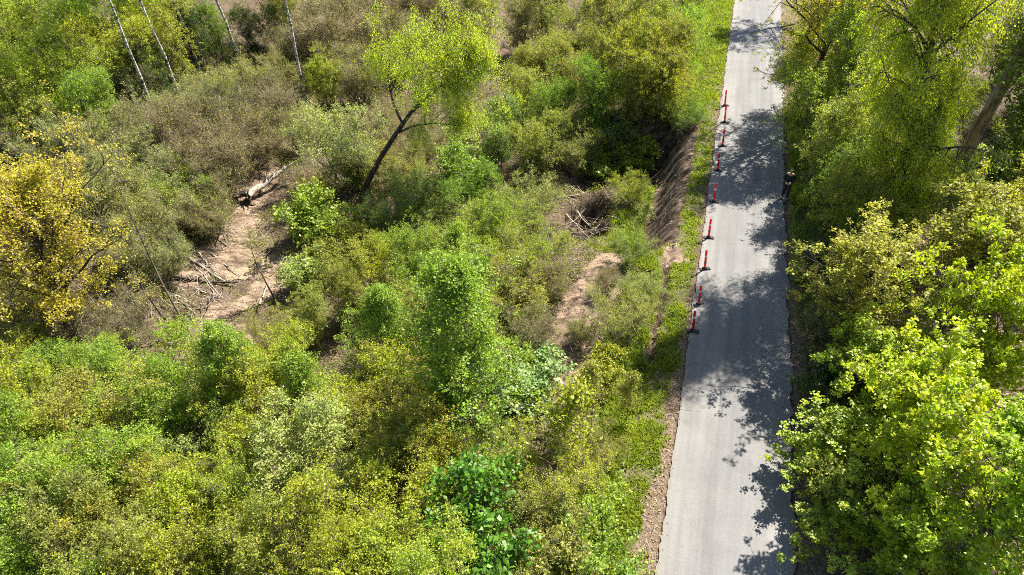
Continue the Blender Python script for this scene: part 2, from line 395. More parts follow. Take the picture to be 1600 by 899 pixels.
class Kind: pass
def plant(seed, H, R, cb=.15, stems=1, splay=0., n1=40, up=.5, n2=6, n3=6, nl=6, leaf=.075, asp=.6, prof='egg', grav=.03, wob=.12,
          tr=.05, path=None, spread=.10, weep=0., ros=0., twl=.45, bark=None, twig=None, mat=None, l2=.45, upb=.6, sides=5, name='', twr=.006, l1n=5, f1=0.0, swob=.05, extra=()):
    rng = np.random.default_rng(seed)
    wood = []; limbs = []
    stemP = []
    for k in range(stems):
        if path is not None: P = np.array(path, float)
        else:
            az = 2 * math.pi * (k + rng.uniform(-.3, .3)) / stems; sw = swob
            tl = splay * rng.uniform(.35, 1.1) if stems > 1 else splay
            d0 = (math.sin(tl) * math.cos(az), math.sin(tl) * math.sin(az), math.cos(tl))
            Lh = H * (rng.uniform(.75, 1.0) if stems > 1 else 1) * (1 if stems == 1 else 1 - .15 * tl)
            P = grow(rng, (math.cos(az) * .15 * (stems > 1), math.sin(az) * .15 * (stems > 1), -.25), d0, Lh + .25, 9, sw if stems == 1 else .08, .02 if stems == 1 else -.02 * splay)
        rr = tr * (1 - np.linspace(0, 1, len(P)) ** 1.2 * .88)
        if stems == 1: rr[0] *= 1.35
        wood.append(tube(P, rr, max(sides, 6) if stems == 1 else 5)); stemP.append((P, rr))
    for lp, lr in extra:      # main forks built by hand
        lp = np.array(lp, float); wood.append(tube(lp, lr * np.linspace(1, .3, len(lp)), 5)); stemP.append((lp, lr * np.linspace(1, .3, len(lp))))
    S = []; D = []
    gold = 2.39996
    for j in range(n1):
        P, rr = stemP[j % stems if not extra else (0 if j % 2 else 1 + (j // 2) % len(extra))]
        g = ((j // stems) + rng.uniform(0, 1)) / max(1, n1 / stems)
        g = min(.985, max(0, g)); f = cb + (1 - cb) * (f1 + (1 - f1) * g)
        if extra and j % 2 == 0: f = .45 + .53 * g
        p, tg = along(P, f)
        az = j * gold + rng.uniform(-.5, .5)
        out = np.array([math.cos(az), math.sin(az), 0])
        e = up * rng.uniform(.6, 1.3) + (.5 * g if prof in ('egg', 'dome', 'top') else .25 * g)
        d = out * math.cos(e) + np.array([0, 0, 1]) * math.sin(e) + tg * .25
        L = R * PROF[prof](g) * (rng.uniform(.5, 1.1) if rng.uniform() > .2 else rng.uniform(1.15, 1.5)) * (1 + .22 * math.sin(az * 2 + seed) + .15 * math.sin(az * 3 + g * 9))
        B = grow(rng, p, nrm(d), L, l1n, wob, grav)
        r0 = max(.008, min(float(np.interp(f, np.linspace(0, 1, len(rr)), rr)) * .6, .022 * L + .004))
        limbs.append(tube(B, r0 * (1 - np.linspace(0, 1, len(B)) * .8), 4 if r0 > .03 else 3))
        for q in range(n2):
            fq = .22 + .78 * (q + rng.uniform(0, 1)) / n2
            p2, t2 = along(B, min(fq, .99))
            d2 = nrm(t2 + rng.normal(0, .62, 3) + np.array([0, 0, .18]))
            L2 = L * l2 * (1.15 - .6 * fq) * rng.uniform(.6, 1.2) + .12
            B2 = grow(rng, p2, d2, L2, 3, wob * 1.3, grav - weep * .35)
            limbs.append(tube(B2, max(.004, r0 * .38) * np.array([1, .8, .55, .3]), 3))
            for z in range(n3):
                p3, t3 = along(B2, min(.99, .2 + .8 * (z + rng.uniform(0, 1)) / n3)); S.append(p3); D.append(t3)
        for z in range(3):
            S.append(B[-1]); D.append(nrm(B[-1] - B[-2]))
    S = np.array(S); D = np.array(D); n = len(S)
    D = nrm(D + rng.normal(0, .55, (n, 3)) + np.array([0, 0, .12 - weep * 2.2]))
    L = twl * rng.uniform(.5, 1.2, n)
    tv, tq = twig_tubes(S, D, L, twr)
    m = n * nl
    SS = np.repeat(S, nl, 0); DD = np.repeat(D, nl, 0); LL = np.repeat(L, nl)
    fr = rng.uniform(.15, 1.05, m)
    if ros: fr = 1 - (1 - fr) * (1 - ros)
    C = SS + DD * (LL * fr)[:, None] + rng.normal(0, 1, (m, 3)) * spread
    A = nrm(rng.normal(0, 1, (m, 3)) + DD * .6 - np.array([0, 0, .15 + weep]))
    Nn = nrm(rng.normal(0, 1, (m, 3)) * (1 - upb * .55) + np.array([0, 0, upb]))
    sz = leaf * rng.uniform(.5, 1.45, m)
    lv, lq = leaf_quads(C, A, Nn, sz, sz * asp)
    tint = np.clip(rng.normal(.5, .2, m) + np.repeat(rng.normal(0, .12, n), nl), 0, 1)
    K = Kind()
    K.H = H; K.R = R; K.name = name
    v, q = join(wood + limbs)
    K.trunk = quads(name + '_trunk', v, q, [bark], None, np.ones(len(q)))
    V, Q = join([(lv, lq), (tv, tq)])
    mi = np.concatenate([np.zeros(len(lq)), np.ones(len(tq))])
    K.crown = quads(name + '_crown', V, Q, [mat, twig or TWIG], mi, mi > 0, {'tint': ('FACE', np.concatenate([tint, np.full(len(tq), .5)]))})
    K.nleaf = m
    return K

# ------------------------------------------------------------------ setting: ground, road
def struct(name, me, kind='structure'):
    o = bpy.data.objects.new(name, me); COL.objects.link(o); o['kind'] = kind
    return o
def lines(lo, a, b, hi, fine, grow_=1.16):
    mid = list(np.arange(a, b, fine)); l = []; stp = fine; x = a
    while x > lo: stp *= grow_; x -= stp; l.append(x)
    r = []; stp = fine; x = mid[-1]
    while x < hi: stp *= grow_; x += stp; r.append(x)
    return np.array(l[::-1] + mid + r)
GX = lines(-500, -30, 20, 500, .15); GY = lines(-300, 9, 58, 700, .15)
X, Y = np.meshgrid(GX, GY)
Z = height(X, Y); MK = masks(X, Y)
nx, ny = len(GX), len(GY)
ii = (np.arange(ny - 1)[:, None] * nx + np.arange(nx - 1)[None])
GQ = np.stack([ii, ii + 1, ii + nx + 1, ii + nx], -1).reshape(-1, 4)
ca, sa = math.cos(math.radians(70)), math.sin(math.radians(70))
AL, AC = X * ca + Y * sa, -X * sa + Y * ca
Z = Z + MK['scarp'] * .28 * (fbm(X * 2.3, Y * 2.3, 611, 5) - .47) + MK['sand'] * (1 - MK['scarp']) * (.34 * (fbm(AL * .35, AC * 2.6, 601, 5) - .47) + .16 * (fbm(X * 3, Y * 3, 607) - .47)) * (1 - np.exp(-(np.hypot(X - PUD[0], Y - PUD[1]) / 1.3) ** 4))
me = quads('ground', np.stack([X, Y, Z], -1).reshape(-1, 3), GQ, [ground_material()], None, np.ones(len(GQ)), {k: ('POINT', v.ravel()) for k, v in MK.items()})
struct('ground', me)

ss = np.concatenate([np.arange(-60, 5, 2.), np.arange(5, 75, .12), np.arange(75, 400, 4.)])
el = TL + .16 * (fbm(ss * 1.3, ss * 0, 201) - .47) + .13 * (fbm(ss * 6, ss * 0, 203) - .47)
er = TR - .06 + .40 * (fbm(ss * .9, ss * 0, 205) - .47) + .22 * (fbm(ss * 5, ss * 0, 207) - .47)
cross = [(0, -.13), (0.002, 0.02), (.12, .035), (.5, .06), (.88, .035), (.998, .02), (1, -.13)]
RV = np.stack([np.stack([*xy(ss, el + (er - el) * f), np.full(len(ss), h_)], -1) for f, h_ in cross], 1)
i = np.arange(len(ss) - 1)[:, None]; j = np.arange(len(cross) - 1)[None]; k_ = len(cross)
RQ = np.stack([i * k_ + j, i * k_ + j + 1, (i + 1) * k_ + j + 1, (i + 1) * k_ + j], -1).reshape(-1, 4)
struct('road', quads('road', RV.reshape(-1, 3), RQ, [road_material()]))

# ------------------------------------------------------------------ ground cover nobody could count
RG = np.random.default_rng(77)
def scatter(n, box):
    x = RG.uniform(box[0], box[1], n); y = RG.uniform(box[2], box[3], n); return x, y
# grass blades
s_ = np.concatenate([9 + 30 * RG.uniform(0, 1, 330000) ** 1.25, RG.uniform(38, 76, 130000)])
t_ = np.where(RG.uniform(0, 1, len(s_)) < .72, TL - RG.uniform(0.02, 6, len(s_)), TR + RG.uniform(.0, 2.8, len(s_)))
x, y = xy(s_, t_); mk = masks(x, y)
cl = fbm(x * 1.6, y * 1.6, 301)
p = mk['grass'] * smooth(.36, .64, cl + .10 * mk['grass'] + .10 * smooth(40, 50, s_)) * np.where((s_ < 43) & (t_ > 0), .5, 1) * np.where((s_ < 24) & (t_ < TL), 2.2, 1) * (1 - mk['sand'])
ok = RG.uniform(0, 1, len(x)) < p
x, y = x[ok], y[ok]; n = len(x); cl = cl[ok]
z = height(x, y)
rightside = (st(x, y)[1] > TR)
hh = RG.uniform(.08, .26, n) * (.55 + 1.0 * cl) * np.where(rightside, 1.5, 1) * np.where((st(x, y)[0] < 43) & ~rightside & (st(x, y)[1] > -.2), .6, 1)
az = RG.uniform(0, 2 * math.pi, n); wd = RG.uniform(.012, .03, n)
B0 = np.stack([x, y, z - .02], -1); sd = np.stack([np.cos(az), np.sin(az), 0 * az], -1) * wd[:, None]
ln = np.stack([RG.normal(0, .5, n), RG.normal(0, .5, n), 0 * az], -1) * hh[:, None]
M0 = B0 + ln * .4 + np.array([0, 0, 1.]) * (hh * .62)[:, None]; T0 = B0 + ln + np.array([0, 0, 1.]) * hh[:, None]
V = np.stack([B0 - sd, B0 + sd, M0 + sd * .8, M0 - sd * .8, T0 + sd * .15, T0 - sd * .15], 1).reshape(-1, 3)
b = (np.arange(n) * 6)[:, None, None]
Q = (b + np.array([[0, 1, 2, 3], [3, 2, 4, 5]])[None]).reshape(-1, 4)
o = struct('grass', quads('grass', V, Q, [LEAF], None, None, {'tint': ('FACE', np.repeat(np.clip(RG.normal(.5, .22, n), 0, 1), 2))}), 'stuff')
o.color = (.25, .31, .038, 1)
o['label'] = 'short bright green grass on the road verges'

def undergrowth(name, box, n, dens, hmax, leaf, col, seed, label, thr=(.38, .6), avoid=True):
    x, y = scatter(n, box); s, t = st(x, y); mk = masks(x, y)
    cl = fbm(x * .7, y * .7, seed); p = smooth(*thr, cl) * dens * (1 - .9 * smooth(TL - 3.0, TL - 2.0, t) * smooth(26, 22, s) * (t < TL))
    p = p * ((t < TL - 1.1 - 1.2 * smooth(34, 28, s) * (.5 + vnoise(s * .5, s * 0, 3))) | (t > TR + .9))
    if avoid: p = p * (1 - np.clip(mk['sand'] * .93 + mk['scarp'] + mk['dry'] * .9, 0, 1))
    k = RG.uniform(0, 1, n) < p
    x, y, cl = x[k], y[k], cl[k]; m = len(x)
    z = height(x, y) + RG.uniform(0, 1, m) ** 1.3 * hmax * smooth(thr[0], thr[1] + .15, cl) * (.4 + .6 * vnoise(x * 2.3, y * 2.3, seed + 3)) + .02
    C = np.stack([x, y, z], -1)
    sz = leaf * RG.uniform(.6, 1.4, m)
    v, q = leaf_quads(C, RG.normal(0, 1, (m, 3)), nrm(RG.normal(0, .55, (m, 3)) + np.array([0, 0, .8])), sz, sz * .6)
    o = struct(name, quads(name, v, q, [LEAF], None, None, {'tint': ('FACE', np.clip(RG.normal(.5, .2, m) + (vnoise(x * 1.5, y * 1.5, seed + 9) - .5) * .5, 0, 1))}), 'stuff')
    o.color = (*col, 1); o['label'] = label
    return o
undergrowth('undergrowth', (-34, 16, 8, 60), 560000, .9, 1.1, .085, (.20, .225, .04), 401, 'low green undergrowth on the slope and gully floor', (.33, .55))
undergrowth('bramble_cover', (-12, 14, 9, 46), 170000, .9, .8, .08, (.23, .23, .065), 433, 'pale brambles and herbs between the verge and the gully', (.42, .6))
undergrowth('far_undergrowth', (-60, 60, 50, 100), 130000, .9, 1.4, .16, (.15, .155, .035), 455, 'dull green undergrowth in the wood at the back')
# dead leaves
x, y = scatter(420000, (-32, 22, 8, 60)); mk = masks(x, y); s, t = st(x, y)
p = np.clip(.25 + mk['litter'] * .9 - mk['grass'] * .2 - mk['sand'] * .22 - mk['scarp'] * .2, 0, 1) * ((t < TL + .0) | (t > TR - .0))
p = np.maximum(p, .22 * np.exp(-np.abs(t - TL) / .07) + .003 + .42 * np.exp(-np.abs(t - TR) / .22))
k = RG.uniform(0, 1, len(x)) < p
x, y = x[k], y[k]; m = len(x); on = (st(x, y)[1] > TL) & (st(x, y)[1] < TR)
C = np.stack([x, y, np.where(on, .045, height(x, y) + .02)], -1); sz = RG.uniform(.04, .10, m)
v, q = leaf_quads(C, RG.normal(0, 1, (m, 3)) * np.array([1, 1, .3]), nrm(RG.normal(0, .35, (m, 3)) + np.array([0, 0, 1])), sz, sz * .6, .4)
o = struct('leaf_litter', quads('leaf_litter', v, q, [leaf_material('dead_leaf', .1, .03)], None, None, {'tint': ('FACE', RG.uniform(0, 1, m))}), 'stuff')
o.color = (.26, .185, .125, 1); o['label'] = 'pinkish brown dead leaves on the ground and verge'
# fallen twigs
x, y = scatter(60000, (-32, 20, 9, 58)); mk = masks(x, y); s, t = st(x, y)
k = RG.uniform(0, 1, len(x)) < np.clip(.16 + .8 * smooth(.52, .66, fbm(x * .5, y * .5, 511)), 0, 1) * (1 - mk['grass'] * .7) * (1 - mk['sand'] * .75) * (1 - mk['scarp'] * .95) * ((t < TL - .3) | (t > TR + .3))
x, y = x[k], y[k]; m = len(x)
C = np.stack([x, y, height(x, y) + RG.uniform(.02, .3, m)], -1)
D = nrm(RG.normal(0, 1, (m, 3)) * np.array([1, 1, .3]))
v, q = twig_tubes(C, D, RG.uniform(.3, 1.3, m), .011)
o = struct('twig_litter', quads('twig_litter', v, q, [plain('dry_twig', (.24, .185, .14), .9)], None, None), 'stuff')
o['label'] = 'thin dry twigs lying over the forest floor'

# ------------------------------------------------------------------ plant kinds
LIB = {}
def lib(kind, n, **kw):
    seed0 = sum(map(ord, kind)) * 7
    LIB[kind] = [plant(seed0 + i, name=kind, **kw) for i in range(n)]
lib('young_birch', 4, H=6.5, R=2.3, cb=.05, n1=56, up=.6, n2=7, n3=4, nl=17, leaf=.063, prof='spire', tr=.05, spread=.06, twl=.5, bark=BARK, mat=LEAF, asp=.68, ros=.75, upb=.75, wob=.15)
lib('bushy_birch', 5, H=5.2, R=2.05, cb=.08, stems=3, splay=.32, n1=58, up=.75, n2=7, n3=4, nl=18, leaf=.066, prof='egg', tr=.04, spread=.062, twl=.58, bark=BARK, mat=LEAF, asp=.68, ros=.75, upb=.75, wob=.18)
lib('willow_shrub', 4, H=4.2, R=1.5, cb=.22, stems=13, splay=.75, n1=78, up=.8, n2=6, n3=4, nl=12, leaf=.07, prof='dome', tr=.035, spread=.055, twl=.65, bark=BARKG, twig=TWIGG, mat=LEAF, asp=.5, wob=.11, upb=.7, twr=.009, ros=.5)
lib('bare_willow', 3, H=4.4, R=1.6, cb=.2, stems=14, splay=.7, n1=98, up=.85, n2=6, n3=8, nl=3, leaf=.075, prof='dome', tr=.035, spread=.06, twl=.75, bark=BARKG, twig=TWIGG, mat=LEAF, asp=.5, wob=.09, twr=.0075)
lib('leafy_shrub', 3, H=3.0, R=1.2, cb=.15, stems=7, splay=.6, n1=42, up=.6, n2=5, n3=4, nl=7, leaf=.13, prof='dome', tr=.03, spread=.08, twl=.45, bark=BARK, mat=LEAFB, asp=.7, ros=.6, upb=.8)
lib('sapling', 3, H=3.6, R=.9, cb=.3, n1=24, up=.7, n2=4, n3=4, nl=6, leaf=.09, prof='egg', tr=.022, spread=.08, twl=.35, bark=BARK, mat=LEAF)
lib('oak_tree', 3, H=8.0, R=3.3, cb=.30, n1=36, up=.35, n2=7, n3=4, nl=19, leaf=.12, prof='top', tr=.17, spread=.085, twl=.5, bark=BARK, mat=LEAF, ros=.9, asp=.68, upb=.85, wob=.22, l2=.5, sides=8, twr=.01)
lib('golden_oak', 1, H=8.5, R=3.5, cb=.28, n1=62, up=.5, n2=7, n3=6, nl=13, leaf=.085, prof='egg', tr=.19, spread=.09, twl=.5, bark=BARK, mat=LEAF, ros=.75, asp=.68, upb=.8, wob=.2, l2=.5, sides=8, twr=.011)
lib('maple_tree', 3, H=5.2, R=2.75, cb=.22, n1=32, up=.28, n2=6, n3=4, nl=28, leaf=.115, prof='top', tr=.10, spread=.085, twl=.5, bark=BARKG, mat=LEAFB, ros=.92, asp=.8, upb=.9, wob=.2, l2=.5, sides=8, twr=.012)
lib('weeping_birch', 1, H=16, R=2.9, cb=.16, n1=110, up=.55, n2=9, n3=9, nl=15, leaf=.095, prof='egg', tr=.19, spread=.10, twl=1.1, weep=.7, bark=BARK, mat=LEAF, wob=.13, grav=-.02, sides=8)
lib('leaning_birch', 1, H=12, R=3.1, cb=.62, n1=60, up=.7, n2=9, n3=7, nl=24, leaf=.068, prof='egg', tr=.19, spread=.08, twl=1.25, weep=1.1,
    extra=[([(3.1, .1, 5.2), (2.7, .2, 6.3), (2.5, .3, 7.6), (2.7, .4, 9.0)], .09), ([(2.7, .1, 4.6), (3.7, -.2, 5.2), (5.0, -.4, 5.5), (6.4, -.5, 5.4)], .085), ([(4.5, 0, 6.8), (4.5, .3, 8.2), (4.9, .5, 9.8)], .085), ([(5.4, -.1, 7.6), (6.6, -.4, 8.0), (8.0, -.5, 8.6)], .08)], l1n=8, bark=BARK, mat=LEAF, wob=.13, grav=-.05, l2=.42, sides=8,
    path=[(0, 0, -.3), (.5, 0, 1.2), (1.5, .1, 2.9), (2.6, .1, 4.5), (3.7, 0, 6.0), (4.9, -.1, 7.1), (6.0, -.1, 8.1), (6.9, -.2, 9.1), (7.5, -.2, 10.2)])
lib('white_birch', 3, swob=.09, H=17, R=2.4, cb=.6, n1=34, up=.6, n2=6, n3=6, nl=7, leaf=.085, prof='egg', tr=.125, spread=.1, twl=.9, weep=.5, bark=BIRCH, mat=LEAF, sides=7)
lib('pine_tree', 1, H=17, R=2.6, cb=.42, n1=34, up=.2, n2=7, n3=6, nl=26, leaf=.15, asp=.10, prof='egg', tr=.33, spread=.07, twl=.35, ros=.3, bark=PINEB, mat=NEEDLE, wob=.2, sides=9)
lib('sparse_oak', 2, H=12, R=4.8, cb=.30, n1=36, up=.35, n2=8, n3=7, nl=12, leaf=.11, prof='top', tr=.19, spread=.07, twl=.55, bark=BARK, mat=LEAF, ros=.6, wob=.22, l2=.5, sides=8, twr=.011)
lib('slender_tree', 3, H=8, R=.8, cb=.45, n1=16, up=.8, n2=3, n3=3, nl=3, leaf=.07, prof='egg', tr=.05, spread=.08, twl=.4, bark=BARKG, mat=LEAF, splay=.12)

# ------------------------------------------------------------------ placing plants
YG = (.33, .38, .03); LG = (.25, .35, .034); GR = (.195, .30, .028); PG = (.32, .39, .11); GW = (.285, .31, .09); OL = (.285, .305, .05)
BR = (.49, .385, .05); DK = (.06, .095, .014); MP = (.37, .455, .018); OK = (.37, .345, .05); BRN = (.30, .27, .09); MINT = (.23, .36, .12)  # DK: dark leaf green, partly deep shade put into the colour
R0 = random.Random(5)
PLANTS = []
NAMES = {'young_birch': ('young birch', 'tree'), 'bushy_birch': ('bushy birch', 'tree'), 'willow_shrub': ('willow shrub', 'shrub'), 'bare_willow': ('thin-leaved willow shrub', 'shrub'),
         'leafy_shrub': ('broad-leaved shrub', 'shrub'), 'sapling': ('sapling', 'sapling'), 'oak_tree': ('oak', 'tree'), 'maple_tree': ('maple', 'tree'), 'golden_oak': ('oak', 'tree')}
def put(kind, base, H, col, label, group=None, wide=None, rot=None, var=None, tilt=None):
    ks = LIB[kind]; K = ks[R0.randrange(len(ks)) if var is None else var]
    root = bpy.data.objects.new(kind, None); COL.objects.link(root)
    root.empty_display_size = .3
    root.location = tuple(float(c) for c in base)
    f = H / K.H; wv = f if wide is None else wide
    root.scale = (wv, wv, f); root.rotation_mode = 'ZYX'
    root.rotation_euler = (*(tilt or (R0.uniform(-.05, .05), R0.uniform(-.05, .05))), R0.uniform(0, 6.28) if rot is None else rot)
    for nm, me in (('trunk', K.trunk), ('crown', K.crown)):
        o = bpy.data.objects.new(nm, me); COL.objects.link(o); o.parent = root
        if nm == 'crown':
            j = R0.uniform(.88, 1.12); o.color = (col[0] * j * R0.uniform(.92, 1.08), col[1] * j, col[2] * j * R0.uniform(.8, 1.25), 1)
    root['label'] = label; root['category'] = NAMES.get(kind, (0, 'tree'))[1]
    if group: root['group'] = group
    PLANTS.append(root)
    return root
def C(kind, u, v, H, col, label, group=None, f=.6, wide=None, **kw):
    """plant whose crown's middle (f of its height) shows at (u, v)"""
    return put(kind, base_at(u, v, f * H), H, col, label, group, wide, **kw)
def B(kind, u, v, H, col, label, group=None, wide=None, **kw):
    """plant standing on the ground seen at (u, v)"""
    return put(kind, base_at(u, v), H, col, label, group, wide, **kw)

# --- trees that single themselves out
LB = B('leaning_birch', 565, 312, 11.8, (.43, .54, .05), 'leaning dark-trunked birch with weeping yellow-green crown above the gully', rot=0, tilt=(0, 0))
B('weeping_birch', 1388, 380, 17, (.40, .49, .035), 'tall weeping birch right of the road, crown running out of the top', rot=.3, tilt=(0, -.085), wide=.82)
B('pine_tree', 1478, 305, 18, (.20, .22, .11), 'thick-trunked pine at the upper right with sparse grey-green needles', rot=1.0, tilt=(0, .02))
B('golden_oak', 136, 562, 8.8, BR, 'yellow-bronze oak with a dark forked trunk at the left edge', wide=1.08, var=0, rot=.5)
C('oak_tree', 1385, 450, 5.0, OK, 'yellow-olive oak right of the road, behind the bright maples', f=.66, var=1, rot=2.0, wide=.8)
C('oak_tree', 1515, 420, 6.0, OK, 'yellow-olive oak in front of the pine, right of the other olive oak', f=.66, var=0, rot=4.0, wide=.9)
C('oak_tree', 1700, 235, 9, (.10, .15, .02), 'dark green oak added past the right edge, shading the wood by the pine', f=.6, var=1, rot=.7)  # added oak, largely out of view, throws shade leftwards; leaves darkened too
C('oak_tree', 1690, 90, 9, (.10, .15, .02), 'dark green oak added past the top right corner, shading the wood there', f=.6, var=2, rot=2.7)  # second added shade tree, its leaf colour darkened as well
C('oak_tree', 1610, 380, 7, OK, 'olive oak cut by the right edge, right of the pine base', f=.66, var=2, rot=1.0)
C('maple_tree', 1322, 700, 1.9, MP, 'bright lime maple whose lowest boughs overhang the right road edge', f=.66, var=0, rot=.4, wide=.80)
C('maple_tree', 1400, 590, 2.9, MP, 'bright lime maple behind the overhanging one, below the yellow-olive oak', f=.66, var=1, rot=3.4, wide=.9)
C('maple_tree', 1540, 560, 5.4, MP, 'bright lime maple at the right edge beside the olive oaks', f=.66, var=2, rot=3.4, wide=.9)
C('maple_tree', 1490, 690, 4.8, MP, 'lime maple between the overhanging maple and the right edge of the photo', f=.66, var=2, rot=5.1, wide=.9)
C('maple_tree', 1560, 800, 5.2, (.32, .40, .018), 'deeper green maple in the bottom right corner', f=.66, var=1, rot=1.4, wide=1.0)  # deeper green, partly the weaker light on this crown put into the colour
C('maple_tree', 1330, 805, 1.4, (.30, .39, .018), 'small low maple close to the right road edge, in front of the overhanging one', f=.66, var=2, rot=.9, wide=.55)
C('maple_tree', 1430, 860, 2.2, (.32, .40, .018), 'low green maple at the bottom edge beside the road', f=.66, var=0, rot=2.4, wide=.8)
# bare-branched trees that shade the road
def from_shadow(u, v, h):
    """foot of a tree whose crown, h metres up, throws its shadow on the ground seen at (u, v)"""
    p = at(u, v); q = p + SUNV / SUNV[2] * h
    return np.array([q[0], q[1], float(height(q[0], q[1])) - .05])
put('sparse_oak', from_shadow(1165, 250, 8.5), 12, OK, 'tall sparse oak whose bare limbs hang over the road at the top', var=0, rot=1.2)
put('sparse_oak', from_shadow(1200, 60, 7), 10, BRN, 'sparse budding oak farther back beside the road, at the top edge', var=1, rot=.2)
# --- white birches at the top left
for (u, v, H, lab) in [(248, 195, 17, 'leftmost slim white birch trunk, leaning left over the grey willows'),
                       (284, 160, 17, 'white birch trunk second from the left among the willows at the back'),
                       (314, 115, 17, 'thin white birch trunk third from the left at the back'),
                       (376, 105, 17, 'straight white birch trunk fourth from the left at the back'),
                       (446, 72, 15, 'slim pale birch trunk at the top edge, behind the thick leaning one'),
                       (482, 175, 15, 'thick leaning white birch trunk behind the round pale willow')]:
    B('white_birch', u, v, H, YG, lab, 'white birches at the top left', wide=.95, tilt=(0, -.05))
B('slender_tree', 586, 138, 6, BRN, 'bare dead stem standing left of the leaning birch crown', wide=1.0, tilt=(0, 0))
B('slender_tree', 297, 520, 9.5, OL, 'thin grey crooked tree leaning left across the willows by the sand', wide=1.2, tilt=(0, .01), var=0)
B('slender_tree', 272, 516, 5, OL, 'short leaning grey stem left of the thin crooked tree', wide=1.2, tilt=(0, -.08), var=1)
B('slender_tree', 430, 466, 4.2, OL, 'dark slender stem standing on the sandy floor', wide=1.1, tilt=(0, .02), var=2)
B('slender_tree', 50, 575, 6, OL, 'thin stem leaning left below the yellow oak', wide=1.1, tilt=(0, -.03), var=2)
B('sparse_oak', 12, 272, 9, BRN, 'black-trunked bare tree at the left edge behind the yellow oak', wide=.55, var=1)
# --- shrubs that single themselves out
C('willow_shrub', 530, 222, 5.2, PG, 'round pale grey-green willow left of the leaning birch', wide=1.25, var=0)
C('leafy_shrub', 490, 335, 3.0, LG, 'fresh green shrub on the edge of the sandy basin', wide=1.2)
C('young_birch', 572, 520, 6.5, LG, 'pointed light green young birch in the middle of the thicket', var=0)
C('young_birch', 742, 540, 7.5, (.24, .345, .03), 'tall conical fresh green birch right of the pointed light one', var=1, wide=1.35)
C('bushy_birch', 505, 745, 5.2, (.37, .45, .14), 'pale silvery green whitebeam clump in the lower middle', wide=1.05, var=1)
C('leafy_shrub', 750, 825, 3.6, (.11, .24, .018), 'saturated green round sapling at the bottom middle', wide=1.15, var=0)
C('leafy_shrub', 795, 605, 2.2, MINT, 'minty pale willow right of the conical fresh green birch', wide=1.2, var=1)
C('sapling', 875, 655, 3.8, (.29, .33, .018), 'slim yellow-lime sapling below the sandy scar', wide=1.4)
C('leafy_shrub', 950, 262, 2.0, LG, 'light green leafy shrub above the dark hollow', wide=1.2)
C('leafy_shrub', 1000, 240, 2.2, YG, 'single small shrub in the slump left of the brown scarp', wide=.8)
C('willow_shrub', 690, 340, 3.0, LG, 'low bright green shrub in front of the leaning birch base', wide=1.0)
# --- the rest, named after what they stand by
LAND = [(100, 390, 'the yellow oak'), (530, 222, 'the round pale willow'), (690, 150, 'the leaning birch'), (572, 520, 'the pointed light green birch'), (742, 540, 'the conical fresh green birch'),
        (505, 745, 'the pale silvery clump'), (750, 825, 'the saturated green sapling'), (810, 605, 'the minty pale willow'), (380, 430, 'the sandy basin'), (410, 285, 'the fallen pale trunk'),
        (905, 500, 'the sandy scar'), (905, 320, 'the dark hollow'), (1065, 290, 'the brown scarp'), (1400, 190, 'the tall weeping birch'), (1480, 280, 'the pine trunk'), (1440, 430, 'the yellow-olive oak'),
        (1400, 650, 'the overhanging maple'), (246, 150, 'the leftmost white birch trunk'), (370, 60, 'the fourth white birch trunk'), (470, 130, 'the thick leaning white trunk'),
        (1130, 160, 'the farthest red posts'), (1083, 510, 'the nearest red post'), (5, 890, 'the bottom left corner'), (5, 10, 'the top left corner'), (1100, 20, 'the far end of the road')]
SEEN = set(); CN = {}
def rel(u, v, L):
    du, dv = u - L[0], v - L[1]; r = math.hypot(du, dv)
    near = 'just ' if r < 95 else ('' if r < 190 else 'well ')
    if abs(du) > 2 * abs(dv): wv = 'left of' if du < 0 else 'right of'
    elif abs(dv) > 2 * abs(du): wv = 'behind' if dv < 0 else 'in front of'
    else: wv = ('behind and left of' if du < 0 else 'behind and right of') if dv < 0 else ('in front and left of' if du < 0 else 'in front and right of')
    return (near + wv + ' ' + L[2]).replace('just left', 'close left').replace('just right', 'close right').replace('well in', 'well in')
def autolabel(u, v, colname, what, big):
    ls = sorted(LAND, key=lambda L: math.hypot(u - L[0], (v - L[1])))
    for a, b_ in ((0, None), (1, None), (0, 1), (0, 2), (1, 2), (2, None)):
        if b_ is None: t = f'{colname} {what} {rel(u, v, ls[a])}'
        else: t = f'{colname} {what} between {ls[a][2]} and {ls[b_][2]}'
        for pre in ('', big + ' '):
            if pre + t not in SEEN and len((pre + t).split()) <= 16:
                SEEN.add(pre + t); return pre + t
    return None
def F(kind, u, v, H, colname, col, group, **kw):
    what = NAMES[kind][0]
    big = 'tall' if H > LIB[kind][0].H else 'small'
    lab = autolabel(u, v, colname, what, big)
    if lab is None: lab = f'{colname} {what} crowded among others in the {group}'
    return C(kind, u, v, H, col, lab, group, **kw)
NAMED = {'yellow-green': YG, 'light green': LG, 'fresh green': GR, 'pale green': PG, 'grey-green': GW, 'olive': OL, 'brownish': BRN, 'bronze-green': (.34, .335, .05), 'dark green': DK}
def many(group, spots, rng=random.Random(9)):
    for (u, v, kind, H, cn) in spots:
        F(kind, u, v, H, cn, NAMED[cn], group)
yb, bb, ws, bw, ls_, sp = 'young_birch', 'bushy_birch', 'willow_shrub', 'bare_willow', 'leafy_shrub', 'sapling'
g_th = 'thicket of young birches at the lower left'
